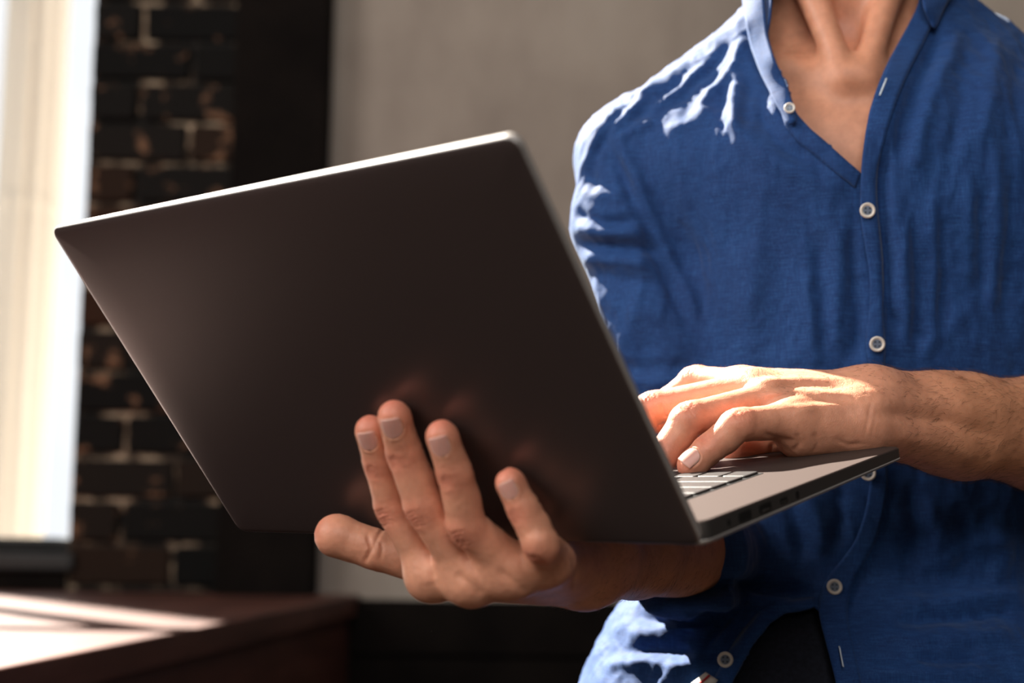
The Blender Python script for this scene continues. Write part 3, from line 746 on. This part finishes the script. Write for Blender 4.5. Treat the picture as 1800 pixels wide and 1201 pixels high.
# ------------------------------------------------------------------ cloth surface of the shirt
sV, sF = isosurface(shirt_field, (-.03, .95, HC - .215), (.75, 1.40, HC + .47), .0026); sV = smooth_mesh(sV, sF, 4)
sN = vnormals(sV, sF)
FOLDS = [  # points, width px, height mm (+ ridge, - valley)
    ([(1250, 170), (1325, 262), (1400, 303), (1490, 352)], 20, 4.5), ([(1328, 110), (1340, 205), (1382, 262), (1445, 292)], 18, -5),
    ([(1300, 300), (1400, 345), (1480, 400)], 30, 2),
    # armhole seam
    ([(1072, 225), (1108, 290), (1134, 350), (1165, 430), (1205, 512), (1240, 585)], 12, 4), ([(1058, 235), (1092, 300), (1118, 360), (1148, 440), (1188, 522), (1222, 600)], 12, -5),
    # sleeve folds
    ([(1005, 372), (1060, 392), (1125, 390)], 9, -4.5), ([(1005, 400), (1070, 410), (1140, 410)], 9, 3.5), ([(1010, 425), (1080, 434), (1160, 440)], 9, -6),
    ([(1015, 450), (1060, 456), (1150, 468)], 11, 4), ([(1030, 478), (1080, 490), (1170, 500)], 14, -3), ([(1020, 330), (1060, 345), (1110, 345)], 12, 2.5),
    ([(1040, 520), (1100, 545), (1180, 560)], 18, 2), ([(1080, 640), (1150, 650), (1230, 640)], 14, -2.5), ([(1095, 668), (1160, 672), (1230, 665)], 12, 2.5), ([(1110, 690), (1180, 692), (1240, 690)], 10, -3),
    ([(1060, 560), (1100, 600), (1130, 660)], 16, 2),
    # shoulder crumples
    ([(1312, 60), (1290, 120), (1240, 180), (1215, 215)], 10, 4), ([(1290, 70), (1240, 130), (1180, 185), (1150, 200)], 9, -4), ([(1300, 120), (1292, 180), (1298, 245)], 10, 3.5),
    ([(1276, 150), (1268, 200), (1275, 240)], 8, -4), ([(1318, 130), (1312, 190), (1312, 235)], 8, -2.5), ([(1250, 110), (1190, 165), (1130, 200)], 10, 4), ([(1210, 130), (1150, 185), (1100, 220)], 9, -4),
    ([(1170, 140), (1110, 190), (1070, 240)], 9, 3.5), ([(1130, 165), (1080, 215), (1050, 270)], 8, -3.5), ([(1255, 190), (1220, 220), (1170, 235)], 9, 3), ([(1090, 190), (1050, 250), (1030, 310)], 9, 3),
    ([(1150, 215), (1110, 235), (1085, 250)], 8, 3), ([(1060, 250), (1040, 300), (1045, 350)], 8, -3),
    # chest
    ([(1438, 400), (1444, 520), (1448, 640)], 16, -4.5), ([(1418, 470), (1428, 560), (1438, 650)], 12, 3), ([(1470, 380), (1474, 500), (1470, 640)], 14, 3),
    ([(1496, 395), (1500, 470), (1508, 560), (1510, 640)], 9, -4), ([(1350, 380), (1360, 500), (1370, 640)], 26, -2), ([(1300, 420), (1320, 560), (1330, 650)], 24, 2), ([(1240, 420), (1262, 540), (1280, 640)], 22, -1.8),
    # right of the placket
    ([(1662, 40), (1618, 130), (1590, 210), (1572, 300)], 15, -6), ([(1690, 50), (1645, 150), (1618, 240), (1600, 330)], 15, 4), ([(1562, 250), (1550, 330), (1556, 420), (1562, 520), (1566, 620)], 8, -6),
    ([(1585, 380), (1590, 500), (1592, 640)], 12, 3), ([(1606, 360), (1612, 480), (1610, 645)], 9, -3.5), ([(1636, 330), (1642, 470), (1640, 620)], 10, 2.5), ([(1655, 370), (1660, 500), (1650, 620)], 9, -2.5),
    ([(1700, 280), (1704, 400), (1700, 520)], 12, 2.5), ([(1722, 330), (1730, 440), (1722, 560)], 10, -2.5), ([(1750, 260), (1752, 400), (1740, 560)], 12, 2.5), ([(1780, 300), (1776, 440), (1760, 600)], 12, -2.5),
    ([(1700, 90), (1690, 180), (1670, 280)], 16, -3), ([(1750, 60), (1740, 170), (1715, 270)], 16, 3), ([(1790, 80), (1782, 180), (1770, 280)], 14, -2.5), ([(1560, 545), (1600, 590), (1640, 600)], 10, -2),
    ([(1600, 640), (1680, 560), (1760, 500)], 16, 1.8),
    # below the forearm
    ([(1590, 850), (1610, 930), (1590, 1000)], 14, -4), ([(1625, 870), (1650, 940), (1630, 1010)], 14, 3), ([(1680, 880), (1700, 960), (1670, 1030)], 16, -3.5), ([(1640, 1000), (1720, 955), (1790, 940)], 14, 3),
    ([(1740, 900), (1760, 980), (1740, 1040)], 16, 3), ([(1560, 1095), (1660, 1090), (1740, 1080), (1800, 1072)], 11, -5), ([(1550, 1060), (1640, 1062), (1740, 1050), (1800, 1045)], 14, 4),
    ([(1580, 1130), (1680, 1128), (1800, 1110)], 14, 3.5), ([(1590, 1160), (1660, 1166), (1730, 1160)], 9, -4), ([(1540, 1185), (1640, 1190), (1760, 1185)], 12, 3),
    ([(1380, 850), (1400, 920), (1420, 990)], 16, -4), ([(1420, 850), (1440, 920), (1445, 980)], 14, 3.5), ([(1470, 850), (1480, 910), (1460, 970)], 12, -4), ([(1300, 900), (1340, 960), (1400, 1000)], 18, 3),
    # waist tuck and lap
    ([(1190, 1020), (1300, 1030), (1380, 1038), (1440, 1046)], 15, -9), ([(1120, 1062), (1220, 1058), (1320, 1058), (1420, 1068)], 13, 6), ([(1110, 1100), (1190, 1085), (1280, 1080)], 10, -4),
    ([(1100, 1125), (1180, 1112), (1260, 1105)], 12, 4), ([(1080, 1150), (1150, 1142), (1230, 1150)], 10, -4), ([(1060, 1175), (1140, 1170), (1210, 1180)], 12, 4),
    ([(1330, 1070), (1300, 1115), (1275, 1145)], 8, -3.5), ([(1312, 1065), (1280, 1110), (1250, 1150)], 8, 3), ([(1285, 1075), (1262, 1110), (1240, 1140)], 8, -3),
    ([(1345, 1085), (1315, 1130), (1295, 1170)], 7, 3), ([(1250, 1160), (1200, 1180), (1160, 1201)], 12, 3),
]
def pnoise(V, s, o=0.0): return vnoise(V * np.array(s) + o)
Q, Dp = project_all(sV)
facing = np.clip(-(sN @ FWD) * 1.6 + .25, 0, 1)
hgt = np.zeros(len(sV))
for pts, w, a in FOLDS:
    pa = np.array(pts); m = ((Q > pa.min(0) - 3 * w) & (Q < pa.max(0) + 3 * w)).all(1) & (facing > 0)
    if not m.any(): continue
    d, t, s = poly_dist(Q[m], pts); d = d * (1 + .25 * vnoise(sV[m] * 60))
    hgt[m] += a * .001 * np.exp(-(d / w) ** 2) * np.clip(np.sin(np.pi * np.clip(t, .02, .98)) * 1.8, 0, 1) * facing[m]
warp = np.stack([pnoise(sV, (9, 9, 9), 3.1), pnoise(sV, (9, 9, 9), 17.7), pnoise(sV, (9, 9, 9), 31.3)], 1) * .03
W_ = sV + warp
hgt += .0005 * (1 - 2 * np.abs(pnoise(W_, (110, 60, 13), 21))) + .0021 * (1 - 2 * np.abs(pnoise(W_, (34, 20, 8)))) + .0014 * pnoise(W_, (70, 50, 22), 5) + .00075 * (1 - 2 * np.abs(pnoise(W_, (150, 120, 60), 9))) + .0002 * pnoise(W_, (330, 330, 300), 2)
sl = np.clip((1140 - Q[:, 0]) / 60, 0, 1); hgt += sl * .0010 * pnoise(W_, (22, 22, 75), 8)
lap_w = np.clip((Q[:, 1] - 1030) / 40, 0, 1); hgt += lap_w * (.0022 * (1 - 2 * np.abs(pnoise(W_, (26, 26, 40), 12))) + .0009 * pnoise(W_, (80, 80, 80), 13))
sV = sV + sN * hgt[:, None]
def depth_at(px, py, V=None):
    Qa, Da = SQ, SD
    d = (Qa[:, 0] - px) ** 2 + (Qa[:, 1] - py) ** 2; i = np.argpartition(d, 6)[:6]; w = 1 / (d[i] + 4); return float((Da[i] * w).sum() / w.sum())
Q, Dp = project_all(sV); sN = vnormals(sV, sF); _m = sN @ FWD < -.05
SQ, SD = Q[_m], Dp[_m]
# openings: the neck and V, and the parted front below the last fastened button
VEE = [(1338, -700), (1338, -60), (1343, 0), (1348, 60), (1362, 108), (1382, 145), (1400, 200), (1424, 226), (1448, 246), (1482, 277), (1506, 299), (1520, 309),
       (1530, 290), (1534, 235), (1556, 160), (1588, 92), (1630, 20), (1650, -60), (1650, -700)]
LOW = [(1436, 1064), (1412, 1072), (1380, 1076), (1352, 1094), (1326, 1128), (1304, 1165), (1282, 1205), (1235, 1300), (1180, 1420), (1560, 1420), (1512, 1300), (1490, 1215), (1470, 1150), (1456, 1100)]
def inside(Qp, poly):
    x, y = Qp[:, 0], Qp[:, 1]; c = np.zeros(len(Qp), bool); n = len(poly)
    for i in range(n):
        x0, y0 = poly[i]; x1, y1 = poly[i - 1]
        if y0 == y1: continue
        c ^= ((y0 > y) != (y1 > y)) & (x < (x1 - x0) * (y - y0) / (y1 - y0) + x0)
    return c
front = Dp < 1.165
neck_ax = nrm(neck1 - neck0); qn = sV - neck0; sn = qn @ neck_ax; rn = np.linalg.norm(qn - sn[:, None] * neck_ax, axis=1)
rem = (inside(Q, VEE) & (Dp < 1.20)) | (inside(Q, LOW) & front) | ((sn > -.01) & (rn < .066)) | (sn > .055)
fk = rem[sF].all(1)
keepF = sF[~fk]
bd = rem & np.isin(np.arange(len(sV)), keepF.ravel())
ids = np.where(bd & (Dp < 1.19))[0]
for poly in (VEE, LOW):                                   # slide the rim onto the drawn edge
    pp = np.array(poly + [poly[0]], float); sel = ids[inside(Q[ids], poly)]
    if len(sel) == 0: continue
    best = np.full(len(sel), 1e9); tgt = Q[sel].copy()
    for i in range(len(pp) - 1):
        ab = pp[i + 1] - pp[i]; ap = Q[sel] - pp[i]; t = np.clip(ap @ ab / (ab @ ab), 0, 1); c = pp[i] + t[:, None] * ab
        d = np.linalg.norm(Q[sel] - c, axis=1); m = d < best; best[m] = d[m]; tgt[m] = c[m]
    for k, i in enumerate(sel):
        if best[k] < 14: sV[i] = P(tgt[k, 0], tgt[k, 1], Dp[i])
used, inv = np.unique(keepF, return_inverse=True)
shirt = mesh_obj('shirt', sV[used], inv.reshape(keepF.shape), M['linen'], person)
md = shirt.modifiers.new('cloth', 'SOLIDIFY'); md.thickness = .0014; md.offset = -1

def interp_poly(pts, n):
    pts = np.array(pts, float); s = np.concatenate([[0], np.cumsum(np.linalg.norm(np.diff(pts[:, :2], axis=0), axis=1))])
    t = np.linspace(0, s[-1], n); q = np.stack([np.interp(t, s, pts[:, k]) for k in range(pts.shape[1])], 1)
    for _ in range(2): q[1:-1] = q[1:-1] * .5 + (q[:-2] + q[2:]) * .25
    return q
def ribbon(name, A, B, n, m, mat, parent, lift, thick=.0016, depthfn=None, crown=.0):
    """cloth strip between two pixel polylines lying on the shirt; rows may carry their own depth as third value"""
    A, B = interp_poly(A, n), interp_poly(B, n); vs_ = []
    for i in range(n):
        for j in range(m):
            t = j / (m - 1); q = A[i] * (1 - t) + B[i] * t
            d = q[2] if len(q) > 2 else depth_at(q[0], q[1]) - lift
            vs_.append(P(q[0], q[1], d - crown * math.sin(math.pi * t)))
    V = np.array(vs_).reshape(n, m, 3)
    if A.shape[1] == 2:                                   # even out the depths read from the cloth
        for _ in range(3): V[1:-1] = V[1:-1] * .5 + (V[:-2] + V[2:]) * .25
    V = V.reshape(-1, 3); V = V + .0004 * vnoise(V * 220)[:, None] * FWD
    fs = np.array([(i * m + j, i * m + j + 1, (i + 1) * m + j + 1, (i + 1) * m + j) for i in range(n - 1) for j in range(m - 1)])
    o = mesh_obj(name, V, fs, mat, parent)
    s = o.modifiers.new('cloth', 'SOLIDIFY'); s.thickness = thick; s.offset = 0
    return o
PL = [(1625, -40), (1612, 15), (1585, 65), (1560, 110), (1543, 150), (1528, 195), (1520, 240), (1514, 290), (1512, 340), (1512, 380), (1520, 430), (1528, 475), (1530, 515), (1527, 560), (1520, 600), (1526, 630), (1530, 660), (1530, 720),
      (1528, 800), (1530, 850), (1520, 905), (1505, 950), (1480, 985), (1455, 1010), (1437, 1055), (1440, 1085), (1452, 1130), (1470, 1201), (1482, 1260)]
PR = [(1665, -40), (1650, 15), (1624, 75), (1600, 120), (1582, 160), (1566, 205), (1553, 250), (1541, 300), (1540, 350), (1546, 400), (1551, 450), (1553, 500), (1551, 560), (1557, 600), (1554, 640), (1554, 720),
      (1557, 800), (1561, 860), (1552, 905), (1541, 950), (1522, 985), (1502, 1015), (1491, 1055), (1489, 1090), (1498, 1130), (1514, 1201), (1524, 1260)]
ribbon('placket', PL, PR, 150, 7, M['linen'], shirt, .0026, .0012, crown=.0003)
ribbon('placket', [(1512, 303), (1482, 277), (1448, 246), (1424, 226), (1400, 200), (1384, 150)], [(1504, 330), (1468, 302), (1432, 272), (1405, 252), (1380, 222), (1366, 172)], 50, 5, M['linen'], shirt, .0012, .0010)
ribbon('placket', [(1434, 1066), (1412, 1074), (1380, 1078), (1352, 1096), (1326, 1130), (1304, 1167), (1270, 1230)], [(1430, 1050), (1404, 1054), (1366, 1058), (1332, 1078), (1304, 1110), (1280, 1146), (1246, 1210)], 60, 5, M['linen'], shirt, .0014, .0010)
# collar leaves, carried round the back of the neck
dl = lambda px, py, o: depth_at(px, py) - o
ribbon('collar', [(1560, -190, 1.235), (1470, -215, 1.262), (1385, -190, 1.240), (1345, -130, 1.185), (1338, -60, 1.140), (1343, 0, 1.118), (1348, 60, 1.100), (1362, 108, 1.084), (1380, 142, dl(1376, 150, .008)), (1392, 178, dl(1388, 180, .008)), (1400, 214, dl(1396, 214, .007))],
       [(1580, -130, 1.255), (1470, -150, 1.285), (1360, -130, 1.262), (1312, -90, 1.205), (1302, -50, 1.165), (1305, 0, 1.140), (1311, 40, 1.120), (1320, 82, dl(1322, 90, .010)), (1338, 130, dl(1338, 130, .009)), (1360, 176, dl(1360, 176, .008)), (1386, 219, dl(1386, 219, .007))], 90, 9, M['linen'], shirt, 0, .0014, crown=.0015)
ribbon('collar', [(1470, -215, 1.262), (1560, -190, 1.235), (1610, -130, 1.185), (1620, -60, 1.145), (1618, -15, 1.118), (1624, 15, 1.105), (1638, 46, dl(1638, 48, .007))],
       [(1470, -150, 1.285), (1590, -130, 1.255), (1680, -95, 1.190), (1692, -60, 1.150), (1678, -20, dl(1678, 5, .010)), (1660, 16, dl(1660, 18, .008)), (1644, 50, dl(1644, 50, .007))], 70, 9, M['linen'], shirt, 0, .0014, crown=.0015)
ribbon('collar_stand', [(1348, 66, 1.104), (1336, 45, 1.132), (1322, 35, 1.162), (1326, 20, 1.205), (1380, 0, 1.247), (1470, -10, 1.267), (1570, 0, 1.247), (1630, 20, 1.20), (1648, 20, 1.165)],  # added band, raised to keep sun off the neck; mostly out of view
       [(1354, 30, 1.108), (1364, -110, 1.128), (1370, -190, 1.152), (1372, -230, 1.190), (1400, -265, 1.225), (1470, -270, 1.245), (1558, -265, 1.232), (1614, -240, 1.20), (1626, -200, 1.165)], 60, 9, M['linen'], shirt, 0, .0014)
# buttons
def surf_normal(px, py):
    d = depth_at(px, py); a = P(px + 14, py, depth_at(px + 14, py)) - P(px - 14, py, depth_at(px - 14, py)); b = P(px, py - 14, depth_at(px, py - 14)) - P(px, py + 14, depth_at(px, py + 14))
    n = nrm(np.cross(a, b)); n = n if n @ FWD < 0 else -n
    return nrm(n * .5 - FWD * .6)
def button(px, py, r=.0057, lift=.0062, name='button'):
    c = P(px, py, depth_at(px, py) - lift); n = surf_normal(px, py)
    Mx = frame(c, *(lambda x: (x, np.cross(n, x), n))(nrm(np.cross([0, 0, 1.0], n))))
    prof = [(.0, -.0009), (.95, -.0009), (1.0, -.0003), (1.0, .0006), (.93, .0011), (.80, .0011), (.68, .0006), (.60, .0003)]
    bm = bmesh.new(); NS = 28
    R = [[bm.verts.new((a * r * math.cos(i / NS * math.tau), a * r * math.sin(i / NS * math.tau), z)) for i in range(NS)] for a, z in prof[1:]]
    for A_, B_ in zip(R, R[1:]):
        for i in range(NS): bm.faces.new((A_[i], A_[(i + 1) % NS], B_[(i + 1) % NS], B_[i]))
    bm.faces.new(R[0][::-1]); bmesh.ops.recalc_face_normals(bm, faces=bm.faces)
    o = bm_obj(name, bm, M['button'], None, True); o.matrix_world = Mx; att(o, shirt)
    bm = bmesh.new(); bmesh.ops.create_cone(bm, cap_ends=True, segments=24, radius1=r * .62, radius2=r * .60, depth=.0006, matrix=Matrix.Translation((0, 0, .0001)))
    for a in range(4):
        bmesh.ops.create_cone(bm, cap_ends=True, segments=10, radius1=r * .11, radius2=r * .11, depth=.0003, matrix=Matrix.Translation((r * .26 * (1 if a % 2 else -1), r * .26 * (1 if a > 1 else -1), .0005)))
    f0 = len(bm.faces)
    me = bpy.data.meshes.new('button_centre'); bm.to_mesh(me); bm.free(); me.materials.append(M['button_mid']); me.materials.append(M['port'])
    for p in me.polygons: p.material_index = 1 if p.center.z > .00042 and abs(p.center.x) > r * .15 else 0
    c2 = bpy.data.objects.new('button_centre', me); COL.objects.link(c2); c2.parent = o
for b in ((1525, 370), (1542, 605), (1526, 832), (1467, 1032), (1275, 1160)): button(*b)
button(1388, 190, .0042, .0135); button(1647, 14, .0042, .0105)
def stitch(a, b, w, lift):
    ribbon('buttonhole', [a, b], [(a[0] + w, a[1] + w * .3), (b[0] + w, b[1] + w * .3)], 8, 2, M['thread'], shirt, lift, .0005)
stitch((1557, 137), (1545, 167), 3.0, .0068); stitch((1474, 1136), (1481, 1172), 2.5, .0072)
lab = ribbon('cloth_label', [(1240, 1182), (1212, 1204)], [(1262, 1196), (1240, 1222)], 8, 4, M['label_cloth'], shirt, .006, .0008)
ribbon('label_stripe', [(1246, 1186), (1220, 1208)], [(1249, 1188), (1224, 1211)], 8, 2, M['label_red'], lab, .0068, .0004)

# ------------------------------------------------------------------ trousers, shoes and hair
hipL, hipR = P(1400, 1420, 1.16), P(1575, 1420, 1.17)
tr = [torso([r_ for r_ in SEC if r_[0] >= 1050] + [(1450, 1480, .200, .140, 1.14), (1560, 1480, .180, .125, 1.15)], -.010)]
legs = []
for hp, sx in ((hipL, -1), (hipR, 1)):
    k_ = np.array([hp[0] + sx * .035, hp[1] - .03, .12]); an = np.array([hp[0] + sx * .06, hp[1] + .03, FZ + .10]); legs.append(an)
    tr += [rcone(hp, k_, .085, .062), rcone(k_, an, .060, .048)]
tV, tF = isosurface(union(tr, .03), (-.05, .85, FZ + .02), (.75, 1.45, .84), .007)
mesh_obj('trousers', smooth_mesh(tV, tF, 2), tF, M['trouser'], person)
for an0 in legs:
    an = np.array([an0[0], an0[1], FZ + .05])
    shf = lambda p, an=an: np.maximum(union([rcone(an, an + np.array([0, -.15, -.018]), .048, .038), rcone(an, an + np.array([0, .03, 0]), .045, .042), rcone(an, an + np.array([0, .01, .06]), .045, .045)], .02)(p), FZ + .001 - p[:, 2])
    V_, F_ = isosurface(shf, an - np.array([.08, .26, .07]), an + np.array([.08, .10, .12]), .005); mesh_obj('shoe', V_, F_, M['bezel'], person)
hr = union([ellip(head_c + np.array([0, .022, .048]), (.083, .100, .090)), ellip(head_c + np.array([0, .06, -.02]), (.072, .060, .080))], .02)
hV, hF = isosurface(lambda p: np.maximum(hr(p), -union([ellip(head_c + np.array([0, -.09, -.045]), (.085, .085, .075))], .01)(p)) + .002 * vnoise(p * 90).astype(np.float32), head_c - np.array([.11, .13, .13]), head_c + np.array([.11, .15, .16]), .005)
mesh_obj('hair', hV, hF, M['hair'], person)
# fine hair on the forearms
def arm_hair(V, Fq, N, keep, along, count, seed, lmin, lmax):
    r = np.random.default_rng(seed); c = V[Fq].mean(1); k = np.where(keep(c))[0]; k = r.choice(k, count)
    p = c[k] + (V[Fq[k, 0]] - c[k]) * r.random((count, 1)) * .9; n = N[Fq[k, 0]]
    t = along - (n @ along)[:, None] * n + r.normal(0, .28, (count, 3)) + np.array([0, 0, -.35]); t -= np.einsum('ij,ij->i', t, n)[:, None] * n; t /= np.linalg.norm(t, axis=1, keepdims=True)
    L_ = r.uniform(lmin, lmax, (count, 1)); b = np.cross(t, n); w = .000075
    rows_ = []
    for s_, k_ in ((0, 1), (.5, .8), (1, .12)):
        cc = p + t * L_ * s_ * .92 + n * L_ * (.42 * s_ - .22 * s_ * s_) - n * .0002
        for a in range(3):
            an = a * math.tau / 3; rows_.append(cc + (b * math.cos(an) + n * math.sin(an)) * w * k_)
    Vh = np.stack(rows_, 1).reshape(-1, 3); base_ = np.arange(count)[:, None, None] * 9
    q = np.array([[s_ * 3 + a, s_ * 3 + (a + 1) % 3, s_ * 3 + 3 + (a + 1) % 3, s_ * 3 + 3 + a] for s_ in (0, 1) for a in range(3)])
    return Vh, (base_ + q[None]).reshape(-1, 4)
lN, rN = vnormals(lV, lF), vnormals(rV, rF)
wr0 = D3(1520, 720, .95); ldir = nrm(wr0 - l_el)
h1 = arm_hair(lV, lF, lN, lambda c: ((c - wr0) @ ldir < -.012) & ((c - wr0) @ ldir > -.20), ldir, 3600, 1, .006, .013)
h2 = arm_hair(lV, lF, lN, lambda c: ((c - wr0) @ ldir > -.012) & ((c - wr0) @ ldir < .075) & (c[:, 2] > D3(1450, 700, .95)[2]), ldir, 420, 2, .003, .006)
rw0 = P(1030, 1000, .86); rdir = nrm(rw0 - r_el)
h3 = arm_hair(rV, rF, rN, lambda c: ((c - rw0) @ rdir < .03), rdir, 1300, 3, .005, .011)
Vh = np.concatenate([h1[0], h2[0], h3[0]]); Fh = np.concatenate([h1[1], h2[1] + len(h1[0]), h3[1] + len(h1[0]) + len(h2[0])])
tag(mesh_obj('arm_hair', Vh, Fh, M['hair'], person), kind='stuff')
